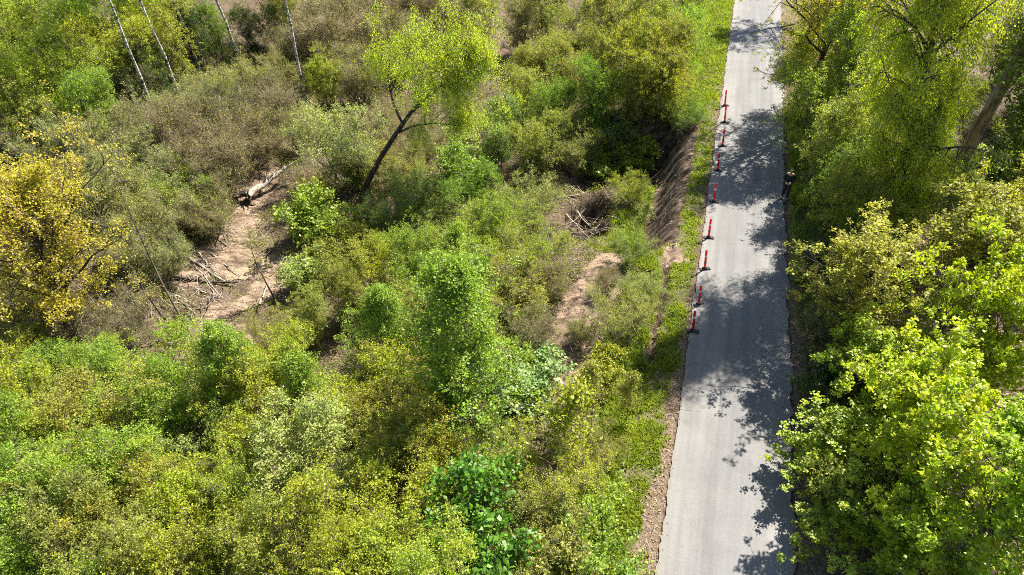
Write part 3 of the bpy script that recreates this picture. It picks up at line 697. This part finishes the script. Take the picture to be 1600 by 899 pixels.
many(g_th, [
    (20, 640, bb, 5, 'yellow-green'), (105, 600, bb, 4.2, 'light green'), (165, 650, bb, 4.8, 'bronze-green'), (240, 590, bb, 4.4, 'light green'), (300, 640, bb, 4.6, 'light green'), (345, 585, yb, 6.5, 'light green'),
    (400, 640, bb, 4.8, 'yellow-green'), (440, 585, bb, 4.2, 'yellow-green'), (500, 625, yb, 6.0, 'light green'), (555, 650, bb, 4.8, 'yellow-green'), (625, 620, bb, 4.2, 'olive'), (655, 690, bb, 4.2, 'bronze-green'),
    (30, 730, bb, 5, 'light green'), (110, 710, bb, 4.5, 'yellow-green'), (190, 740, bb, 4.8, 'light green'), (255, 700, bb, 4.6, 'light green'), (325, 745, bb, 5, 'yellow-green'), (370, 705, bb, 4, 'pale green'),
    (610, 740, bb, 4, 'olive'), (690, 755, ws, 3.2, 'yellow-green'), (20, 830, bb, 5, 'light green'), (95, 800, bb, 4.6, 'bronze-green'), (165, 850, bb, 4.8, 'olive'), (245, 810, bb, 4.6, 'bronze-green'),
    (315, 860, bb, 4.5, 'yellow-green'), (385, 815, bb, 4.2, 'light green'), (455, 860, bb, 4.5, 'olive'), (530, 850, bb, 5, 'yellow-green'), (600, 830, bb, 4.6, 'yellow-green'), (660, 880, bb, 4, 'yellow-green'),
    (85, 885, bb, 4.5, 'light green'), (240, 895, bb, 4.2, 'olive'), (400, 900, bb, 4, 'olive'), (540, 910, bb, 4, 'yellow-green'),
    (840, 840, ws, 2.6, 'olive'), (880, 770, ws, 2.6, 'yellow-green'), (790, 750, ws, 2.4, 'yellow-green'), (915, 850, ls_, 2.2, 'fresh green'), (925, 790, ls_, 1.8, 'light green'), (850, 890, ls_, 2.2, 'olive'),
    (700, 640, yb, 5, 'fresh green'), (165, 575, bb, 3.5, 'light green'), (45, 560, bb, 3.5, 'yellow-green'), (735, 700, ws, 2.6, 'olive')])
g_mid = 'green saplings on the slope in the middle'
many(g_mid, [
    (640, 400, bb, 4.2, 'light green'), (700, 420, yb, 4.8, 'light green'), (760, 385, bb, 4, 'light green'), (600, 430, bb, 3.8, 'yellow-green'), (660, 470, bb, 4.2, 'fresh green'), (540, 460, bb, 3.6, 'olive'),
    (725, 460, bb, 4, 'light green'), (640, 520, bb, 4, 'olive'), (790, 340, ws, 3.2, 'light green'), (830, 310, ws, 2.8, 'pale green'), (830, 390, ws, 3.2, 'yellow-green'), (800, 450, ws, 3, 'olive'), (825, 465, ls_, 2.0, 'olive'),
    (780, 520, ws, 2.8, 'olive'), (800, 565, ls_, 1.8, 'light green'), (480, 420, ls_, 2.2, 'pale green'), (520, 400, ls_, 2.4, 'olive'), (480, 500, bb, 3, 'olive'), (430, 520, ws, 2.4, 'olive'),
    (600, 340, ws, 2.8, 'fresh green'), (555, 370, ls_, 2.2, 'olive'), (620, 255, ws, 3.0, 'olive'), (650, 225, bw, 3.2, 'brownish'), (560, 270, ls_, 2.2, 'olive'), (590, 200, bw, 3.6, 'brownish'), (500, 300, ls_, 2.0, 'olive'), (650, 300, ws, 3, 'fresh green'), (735, 300, bb, 4, 'fresh green'), (985, 290, ws, 1.9, 'yellow-green'), (985, 385, ws, 1.7, 'light green'),
    (1005, 450, ws, 1.6, 'pale green'), (975, 500, ws, 2.4, 'olive'), (945, 575, ls_, 1.6, 'yellow-green'), (930, 620, sp, 2.8, 'olive'), (855, 430, bw, 2.0, 'brownish'), (830, 520, bw, 1.9, 'brownish'), (948, 440, bw, 1.3, 'brownish'), (905, 520, bw, 1.1, 'olive'), (995, 345, sp, 2.0, 'pale green'), (985, 620, sp, 2.4, 'olive'), (925, 695, ws, 1.6, 'olive')])
g_wil = 'grey willow scrub on the upper left'
many(g_wil, [
    (95, 240, ws, 4.6, 'grey-green'), (165, 230, ws, 4.8, 'grey-green'), (240, 195, ws, 4, 'grey-green'), (300, 160, ws, 3.8, 'grey-green'), (360, 130, ws, 3.6, 'grey-green'), (425, 120, ws, 3.6, 'grey-green'),
    (210, 265, ws, 4.6, 'grey-green'), (285, 215, bw, 5, 'brownish'), (350, 185, bw, 4.4, 'olive'), (415, 175, bw, 4.2, 'brownish'), (150, 300, ws, 4.4, 'grey-green'), (230, 330, ws, 4.2, 'grey-green'), (270, 300, ws, 4, 'light green'),
    (335, 255, bw, 4.6, 'brownish'), (385, 215, bw, 4.0, 'brownish'), (320, 325, bw, 3.4, 'olive'), (240, 395, ws, 3, 'grey-green'), (465, 200, ws, 3.2, 'olive'), (505, 125, bb, 3.8, 'yellow-green'), (200, 380, bw, 3.6, 'olive'),
    (60, 300, ws, 3.6, 'olive'), (60, 520, bw, 3.6, 'brownish'), (190, 500, bw, 3, 'brownish'), (20, 480, ws, 3.4, 'olive')])
g_tl = 'trees at the top left'
many(g_tl, [
    (40, 150, bb, 6.5, 'yellow-green'), (110, 120, bb, 7, 'yellow-green'), (30, 70, bb, 7, 'yellow-green'), (95, 45, bb, 7, 'light green'), (165, 85, bb, 6.5, 'yellow-green'), (130, 175, bb, 5.5, 'light green'),
    (45, 205, bb, 5, 'olive'), (20, 15, bb, 7, 'yellow-green'), (150, 15, bb, 7, 'fresh green'), (215, 40, bb, 6.5, 'yellow-green'), (255, 60, bb, 6, 'olive'), (235, 105, bb, 4.5, 'dark green'), (195, 130, ws, 4, 'dark green'),  # dark green ones carry the deep shade among these trees in their colour
    (290, 60, bb, 4.5, 'dark green'), (335, 50, bb, 4.5, 'fresh green'), (395, 45, bb, 4.5, 'dark green'), (270, 5, bb, 7, 'yellow-green')])
g_top = 'scrub and small trees along the top'
many(g_top, [
    (448, 70, bw, 3.6, 'olive'), (500, 60, bw, 5, 'brownish'), (560, 55, bw, 5, 'brownish'), (620, 60, bw, 5, 'olive'), (560, 110, bw, 4.6, 'olive'), (520, 25, bw, 5.5, 'grey-green'), (600, 15, bw, 5.5, 'brownish'), (680, 20, bw, 5.5, 'brownish'),
    (440, 20, bb, 6, 'olive'), (745, 25, bb, 5, 'olive'), (815, 40, bb, 5.0, 'brownish'), (850, 20, bb, 6, 'olive'), (905, 35, bb, 6, 'olive'), (960, 25, bb, 6, 'olive'), (1010, 40, bb, 5.5, 'olive'), (1060, 20, bb, 5.5, 'light green'),
    (850, 85, bb, 5, 'olive'), (890, 100, bb, 5, 'olive'), (940, 95, bb, 5, 'olive'), (990, 100, bb, 5, 'yellow-green'), (1045, 95, bb, 4.6, 'olive'), (1075, 60, bb, 4.6, 'light green'), (820, 150, bb, 5, 'olive'), (870, 170, bb, 4.6, 'fresh green'),
    (935, 150, bb, 4.6, 'fresh green'), (995, 150, bb, 4.4, 'olive'), (1050, 145, bb, 4, 'yellow-green'), (780, 210, bb, 4.5, 'pale green'), (840, 225, bb, 4.2, 'olive'), (890, 230, ws, 3.4, 'olive'), (825, 110, bb, 4.5, 'olive'),
    (725, 235, ls_, 3, 'pale green'), (1075, 175, ws, 2.4, 'fresh green'), (965, 215, ls_, 2.2, 'pale green'), (720, 265, ls_, 3, 'fresh green')])
g_rt = 'shrubs and small trees right of the road'
many(g_rt, [
    (1290, 85, bb, 6.5, 'yellow-green'), (1292, 160, bb, 6.0, 'light green'), (1318, 225, bb, 5.5, 'olive'), (1318, 290, bb, 4.2, 'fresh green'), (1305, 285, ws, 2.6, 'dark green'), (1335, 335, bb, 4.2, 'olive'), (1290, 400, ws, 2.2, 'dark green'), (1365, 350, bb, 3.6, 'light green'),
    (1420, 310, ls_, 3, 'olive'), (1510, 330, bb, 3.6, 'pale green'), (1560, 270, ls_, 2.8, 'pale green'), (1450, 260, bb, 4, 'light green'), (1345, 120, bb, 7, 'light green'), (1480, 160, bb, 4.2, 'olive'), (1560, 255, ws, 3, 'dark green'), (1600, 200, ws, 3, 'dark green'),  # dark green ones around the pine stand in for deep shade
    (1285, 500, ws, 2.2, 'dark green'), (1300, 600, ls_, 2, 'dark green'), (1580, 60, bb, 5, 'olive'), (1540, 210, ws, 3, 'dark green'), (1330, 760, ls_, 2.2, 'olive'), (1420, 770, ls_, 2, 'grey-green'), (1290, 30, bb, 5, 'olive')])

# ------------------------------------------------------------------ fallen wood
def log(name, p, q, r, label, group=None, mat=DEAD, sag=.1, branches=0, seed=0, cat='log', taper=.45, fork=None):
    rg = np.random.default_rng(seed)
    p = np.array(p, float); q = np.array(q, float)
    f = np.linspace(0, 1, 9)[:, None]
    P = p + (q - p) * f + rg.normal(0, .035, (9, 3)) * np.linalg.norm(q - p) * .25
    P[:, 2] -= sag * np.sin(f[:, 0] * math.pi)
    root = bpy.data.objects.new(name, None); COL.objects.link(root); root.location = tuple(p)
    v, qd = tube(P - p, r * (1 - (1 - taper) * f[:, 0]), 8)
    ends = [(np.concatenate([v[:8], (v[:8].mean(0))[None]]), np.array([[a, (a + 1) % 8, 8, 8] for a in range(0)]).reshape(0, 4).astype(int))]
    me = quads('trunk', v, qd, [mat], None, np.ones(len(qd)))
    o = bpy.data.objects.new('trunk', me); COL.objects.link(o); o.parent = root
    for k in range(branches):
        a, tg = along(P - p, rg.uniform(.35, .95))
        d = nrm(tg + rg.normal(0, .45, 3) + np.array([0, 0, .35]))
        Bp = grow(rg, a, d, np.linalg.norm(q - p) * rg.uniform(.25, .5), 6, .14, 0)
        v, qd = tube(Bp, r * .38 * np.linspace(1, .25, 7), 5)
        o = bpy.data.objects.new('branch', quads('branch', v, qd, [mat], None, np.ones(len(qd)))); COL.objects.link(o); o.parent = root
    root['label'] = label; root['category'] = cat
    if group: root['group'] = group
    return root
def G(u, v, up=.1):
    p = at(u, v, up); return p
bt = log('fallen_tree', G(386, 306, .45), G(446, 262, 1.0), .24, 'pale bleached fallen trunk with forked limbs and a dark root plate', branches=4, seed=3, sag=0)
# root plate: ragged disc of earth and root stubs at the butt
rg = np.random.default_rng(4)
ax = nrm(G(386, 306, .45) - G(446, 262, 1.0))
prt = []
for k in range(26):
    d = nrm(rg.normal(0, 1, 3)); d = nrm(d - ax * (d @ ax) + ax * rg.uniform(-.1, .5))
    prt.append(tube(grow(rg, ax * .02, d, rg.uniform(.35, .8), 5, .25, 0), .085 * np.linspace(1, .3, 6), 5))
v, q = join(prt)
o = bpy.data.objects.new('root_plate', quads('root_plate', v, q, [BARK], None, np.ones(len(q)))); COL.objects.link(o); o.parent = bt
for k, (a, b_, c, d, r, lab) in enumerate([
    (275, 385, 345, 460, .07, 'longest pale pole lying across the left of the sandy basin'), (290, 400, 362, 445, .08, 'pale thick pole lying just right of the longest one'),
    (310, 395, 350, 440, .05, 'thin pale pole on the sand beside the puddle'), (330, 395, 375, 430, .045, 'thin pole on the right of the bundle, by the puddle'),
    (270, 432, 372, 442, .09, 'dark log lying level behind the pale poles'), (215, 425, 300, 480, .06, 'pale branch sloping down left of the crooked tree'),
    (305, 450, 345, 466, .045, 'short pale stick below the dark log'), (405, 475, 418, 440, .05, 'short dark stick upright on the sand'),
    (415, 400, 432, 380, .08, 'short broken log in the shade above the sand'), (260, 535, 310, 540, .06, 'pale stick at the front of the sandy basin'),
    (690, 290, 760, 318, .13, 'dark fallen log behind the middle saplings'), (935, 150, 955, 210, .06, 'pale pole leaning under the shrubs above the hollow'),
    (870, 308, 920, 300, .05, 'pale branch lying over the dark hollow'), (885, 335, 925, 372, .05, 'pale branch tipped down into the dark hollow'), (900, 330, 935, 365, .045, 'second branch tipped into the hollow'),
    (140, 492, 205, 520, .05, 'pale stick across the brush pile right of the yellow oak'), (160, 500, 195, 535, .05, 'stick pointing down from the brush pile'), (120, 640, 170, 770, .07, 'pale thin fallen birch showing in the lower left thicket'),
    (1355, 545, 1420, 575, .05, 'pale dead branch inside the yellow-olive oak')][:18]):
    log('fallen_branch' if r < .075 else 'fallen_log', G(a, b_, .15 if k != 7 else .6), G(c, d, .2), r, lab, 'fallen wood in the gully', BARK if 'dark' in lab.split(' ')[0] or 'broken' in lab else DEAD, branches=2 if r > .05 else 1, seed=30 + k, cat='log' if r >= .075 else 'branch')
# brush piles: heaps of sticks nobody could count
prt = []
for (u, v, n_, rad) in [(170, 510, 85, 1.6), (230, 470, 55, 1.6), (300, 470, 40, 1.4), (915, 375, 45, .9), (350, 360, 50, 1.0), (100, 540, 60, 1.4), (890, 300, 16, .8), (320, 420, 35, 1.4)]:
    c = at(u, v)
    for k in range(n_):
        a = rg.normal(0, rad * .5, 2); x0, y0 = c[0] + a[0], c[1] + a[1]
        d = nrm(np.array([1, -.5, .1]) * rg.choice([-1, 1]) + rg.normal(0, .55, 3) * np.array([1, 1, .4]))
        P = grow(rg, (x0, y0, float(height(x0, y0)) + rg.uniform(.05, .45)), d, rg.uniform(.7, 2.4), 5, .12, -.03)
        prt.append(tube(P, rg.uniform(.012, .03) * np.linspace(1, .4, 6), 3))
v, q = join(prt)
o = struct('brushwood', quads('brushwood', v, q, [DEAD], None, np.ones(len(q))), 'stuff'); o['label'] = 'heaps of pale dead sticks around the sandy basin'
# puddle
def puddle():
    bm = bmesh.new(); vs = []
    for k in range(40):
        a = k / 40 * 2 * math.pi; r = 1 + .3 * math.sin(2 * a + 1) + .12 * math.sin(5 * a)
        vs.append(bm.verts.new((PUD[0] + .75 * r * math.cos(a), PUD[1] + .7 * r * math.sin(a), -4.435)))
    bm.faces.new(vs); me = bpy.data.meshes.new('puddle'); bm.to_mesh(me); bm.free()
    m, t, o = newmat('muddy_water'); b = N(t, 'ShaderNodeBsdfPrincipled'); b.inputs['Base Color'].default_value = (.30, .22, .15, 1); b.inputs['Roughness'].default_value = .08
    nz = noise(t, 3, 2, .5); bp = N(t, 'ShaderNodeBump'); bp.inputs['Strength'].default_value = .05; t.links.new(nz, bp.inputs['Height']); t.links.new(bp.outputs[0], b.inputs['Normal'])
    t.links.new(b.outputs[0], o.inputs[0]); me.materials.append(m)
    struct('puddle_water', me)
puddle()

# ------------------------------------------------------------------ red marker posts
RED = plain('red_plastic', (.90, .025, .045), .45, .1)
RED.node_tree.nodes['Principled BSDF'].inputs['Specular IOR Level'].default_value = .6
_t = RED.node_tree; _tr = N(_t, 'ShaderNodeBsdfTranslucent'); _tr.inputs[0].default_value = (.85, .03, .04, 1); _mx = N(_t, 'ShaderNodeMixShader', i_0=.35)
_t.links.new(_t.nodes['Principled BSDF'].outputs[0], _mx.inputs[1]); _t.links.new(_tr.outputs[0], _mx.inputs[2]); _t.links.new(_mx.outputs[0], _t.nodes['Material Output'].inputs[0])
WHT = plain('white_reflective', (.75, .74, .72), .4, .08)
BLK = plain('black_rubber', (.016, .016, .018), .75, .3)
MAR = plain('dark_reflective_band', (.16, .01, .018), .3, .2)
def box(bm, x0, x1, y0, y1, z0, z1, bev=0, taper=0):
    vs = [bm.verts.new(((x0 + x1) / 2 + (sx * (x1 - x0) / 2) * (1 - taper * sz), (y0 + y1) / 2 + (sy * (y1 - y0) / 2) * (1 - taper * sz), z1 if sz else z0)) for sz in (0, 1) for sx, sy in ((-1, -1), (1, -1), (1, 1), (-1, 1))]
    fs = [(3, 2, 1, 0), (4, 5, 6, 7), (0, 1, 5, 4), (1, 2, 6, 5), (2, 3, 7, 6), (3, 0, 4, 7)]
    faces = [bm.faces.new([vs[i] for i in f]) for f in fs]
    if bev: bmesh.ops.bevel(bm, geom=list({e for f in faces for e in f.edges}), offset=bev, segments=2, affect='EDGES')
def mesh_of(name, mat, *boxes):
    bm = bmesh.new()
    for b in boxes: box(bm, *b[:6], *(b[6:]))
    me = bpy.data.meshes.new(name); bm.to_mesh(me); bm.free(); me.materials.append(mat); return me
PM = [('rubber_base', mesh_of('rubber_base', BLK, (-.26, .26, -.11, .11, 0, .055, .012, .15), (-.10, .10, -.09, .09, .057, .12, .01, .3))),
      ('post', mesh_of('post', RED, (-.05, .05, -.022, .022, .10, .34, .008), (-.05, .05, -.022, .022, .45, .70, .008), (-.05, .05, -.022, .022, .78, 1.06, .012))),
      ('reflective_band', mesh_of('reflective_band', WHT, (-.05, .05, -.021, .021, .69, .79))),
      ('dark_band', mesh_of('dark_band', MAR, (-.048, .048, -.020, .020, .335, .455)))]
def top_cap():
    return mesh_of('post_cap', RED, (-.043, .043, -.018, .018, 1.058, 1.085, .006, .3))
PM.append(('post_cap', top_cap()))
POSTS = [(1082.5, 518, 'nearest red and white marker post, at the front of the row on the asphalt'), (1091.5, 476, 'second nearest red marker post in the row along the road edge'),
         (1101, 421, 'third red marker post from the front, fully in sunlight'), (1107, 372, 'fourth red marker post from the front, below the leaf shadows'),
         (1115.5, 316, 'fifth red marker post, middle of the row, beside the scarp'), (1121.5, 267, 'red marker post fourth from the far end of the row'),
         (1128.5, 229, 'red marker post third from the far end of the row'), (1132, 192, 'shaded red marker post second from the far end'), (1132.5, 166, 'farthest red marker post at the end of the row')]
for k, (u, v, lab) in enumerate(POSTS):
    r = ray(u, v); kk = (CAMZ - .025) / -r[2]; p = np.array([0, 0, CAMZ]) + kk * r
    root = bpy.data.objects.new('marker_post', None); COL.objects.link(root)
    s, t = st(p[0], p[1]); f = np.clip((t - TL) / (TR - TL), .05, 1)
    root.location = (p[0], p[1], .02 + .04 * min(1, f / .5))
    root.rotation_euler = (.0, math.radians(-4.5 + R0.uniform(-1.5, 1.5)), R0.uniform(-.35, .15) + (.9 if k == 1 else 0))
    root['label'] = lab; root['category'] = 'marker post'; root['group'] = 'red marker posts along the left road edge'
    for nm, me in PM:
        o = bpy.data.objects.new(nm, me); COL.objects.link(o); o.parent = root

# ------------------------------------------------------------------ person at the right road edge
def skinned(name, chain, edges, mat, parent, sub=2, root_i=0):
    me = bpy.data.meshes.new(name); me.from_pydata([c[:3] for c in chain], edges, [])
    o = bpy.data.objects.new(name, me); COL.objects.link(o); o.parent = parent
    md = o.modifiers.new('skin', 'SKIN'); md.use_smooth_shade = True
    for i, c in enumerate(chain):
        me.skin_vertices[0].data[i].radius = (c[3], c[4] if len(c) > 4 else c[3])
    me.skin_vertices[0].data[root_i].use_root = True
    sd = o.modifiers.new('sub', 'SUBSURF'); sd.levels = sub; sd.render_levels = sub
    me.materials.append(mat); return o
def person(u, v):
    SKN = plain('skin', (.42, .26, .19), .6, .1); JCK = plain('black_jacket', (.012, .013, .018), .8, .3); TRS = plain('black_trousers', (.018, .018, .022), .85, .3)
    HAIR = plain('dark_hair', (.02, .014, .01), .6, .3); SHO = plain('dark_shoe', (.03, .028, .026), .6, .3)
    r = ray(u, v); k = (CAMZ - .03) / -r[2]; p = np.array([0, 0, CAMZ]) + k * r
    root = bpy.data.objects.new('person', None); COL.objects.link(root); root.location = (p[0], p[1], .03)
    root.rotation_euler = (0, 0, math.radians(-25))     # facing the camera side, -Y
    # body: pelvis, spine, neck, head, arms bent forward to hold something at the waist, legs, feet, fingers
    ch = [(0, 0, .95, .135, .10), (0, 0, 1.12, .125, .095), (0, -.01, 1.32, .155, .105), (0, 0, 1.46, .10, .08), (0, -.02, 1.53, .055), (0, -.04, 1.60, .075, .085), (0, -.045, 1.68, .082, .098), (0, -.03, 1.76, .05, .06)]
    ed = [(i, i + 1) for i in range(7)]
    for sx in (-1, 1):
        b = len(ch)
        ch += [(sx * .19, .0, 1.43, .065), (sx * .25, .04, 1.18, .048), (sx * .17, -.20, 1.10, .036), (sx * .10, -.32, 1.12, .034, .022), (sx * .07, -.38, 1.125, .036, .018)]
        ed += [(3, b), (b, b + 1), (b + 1, b + 2), (b + 2, b + 3), (b + 3, b + 4)]
        for q in range(4):
            c = len(ch); ox = sx * (.07 - .022 * (q - 1.5)); L = (.055, .065, .06, .045)[q]
            ch += [(ox, -.415, 1.125, .009), (ox - sx * .008, -.415 - L * .55, 1.115, .008), (ox - sx * .02, -.41 - L * .8, 1.09, .007)]
            ed += [(b + 4, c), (c, c + 1), (c + 1, c + 2)]
        c = len(ch); ch += [(sx * .055, -.34, 1.15, .011), (sx * .035, -.37, 1.165, .009)]; ed += [(b + 3, c), (c, c + 1)]
        c = len(ch)
        ch += [(sx * .10, 0, .88, .10), (sx * .115, -.01 - .10 * (sx > 0), .50, .062), (sx * .12, .03 - .06 * (sx > 0), .09, .042), (sx * .13, -.08 - .06 * (sx > 0), .045, .04, .032), (sx * .135, -.17 - .06 * (sx > 0), .035, .035, .022)]
        ed += [(0, c), (c, c + 1), (c + 1, c + 2), (c + 2, c + 3), (c + 3, c + 4)]
    skinned('body', ch, ed, SKN, root)
    jk = [(0, 0, .90, .165, .13), (0, 0, 1.10, .155, .125), (0, -.01, 1.32, .185, .135), (0, 0, 1.45, .125, .10), (0, -.005, 1.50, .075)]
    je = [(0, 1), (1, 2), (2, 3), (3, 4)]
    for sx in (-1, 1):
        b = len(jk); jk += [(sx * .195, 0, 1.43, .085), (sx * .255, .04, 1.18, .068), (sx * .175, -.19, 1.10, .055), (sx * .12, -.285, 1.115, .048)]
        je += [(3, b), (b, b + 1), (b + 1, b + 2), (b + 2, b + 3)]
    skinned('jacket', jk, je, JCK, root)
    tp = [(0, 0, .97, .15, .12)]; te = []
    for sx in (-1, 1):
        b = len(tp); tp += [(sx * .10, 0, .86, .115), (sx * .115, -.01 - .10 * (sx > 0), .50, .082), (sx * .12, .03 - .06 * (sx > 0), .10, .066)]
        te += [(0, b), (b, b + 1), (b + 1, b + 2)]
    skinned('trousers', tp, te, TRS, root)
    for sx in (-1, 1):
        y0 = -.06 * (sx > 0)
        skinned('shoe', [(sx * .12, .05 + y0, .05, .05, .045), (sx * .13, -.08 + y0, .045, .05, .04), (sx * .137, -.19 + y0, .035, .045, .03)], [(0, 1), (1, 2)], SHO, root)
    skinned('hair', [(0, .02, 1.66, .075, .07), (0, .01, 1.73, .088, .09), (0, -.03, 1.785, .07, .075)], [(0, 1), (1, 2)], HAIR, root)
    # face: eyes, nose, mouth
    for nm, pts, mt in (('eye', [(-.035, -.135, 1.685)], SHO), ('eye', [(.035, -.135, 1.685)], SHO), ('nose', [(0, -.142, 1.66)], SKN), ('mouth', [(0, -.132, 1.615)], MAR)):
        bm = bmesh.new(); bmesh.ops.create_uvsphere(bm, u_segments=10, v_segments=6, radius=.014 if nm != 'mouth' else .02)
        for vtx in bm.verts:
            if nm == 'mouth': vtx.co.z *= .3
            if nm == 'nose': vtx.co.z *= 1.6
            vtx.co += Vector(pts[0])
        m_ = bpy.data.meshes.new(nm); bm.to_mesh(m_); bm.free(); m_.materials.append(mt)
        o = bpy.data.objects.new(nm, m_); COL.objects.link(o); o.parent = root
    root['label'] = 'person in dark jacket and trousers standing at the shaded right road edge'; root['category'] = 'person'
person(1225, 311)
print('PLANTS', len(PLANTS), 'unique faces', sum(len(m.polygons) for m in bpy.data.meshes))
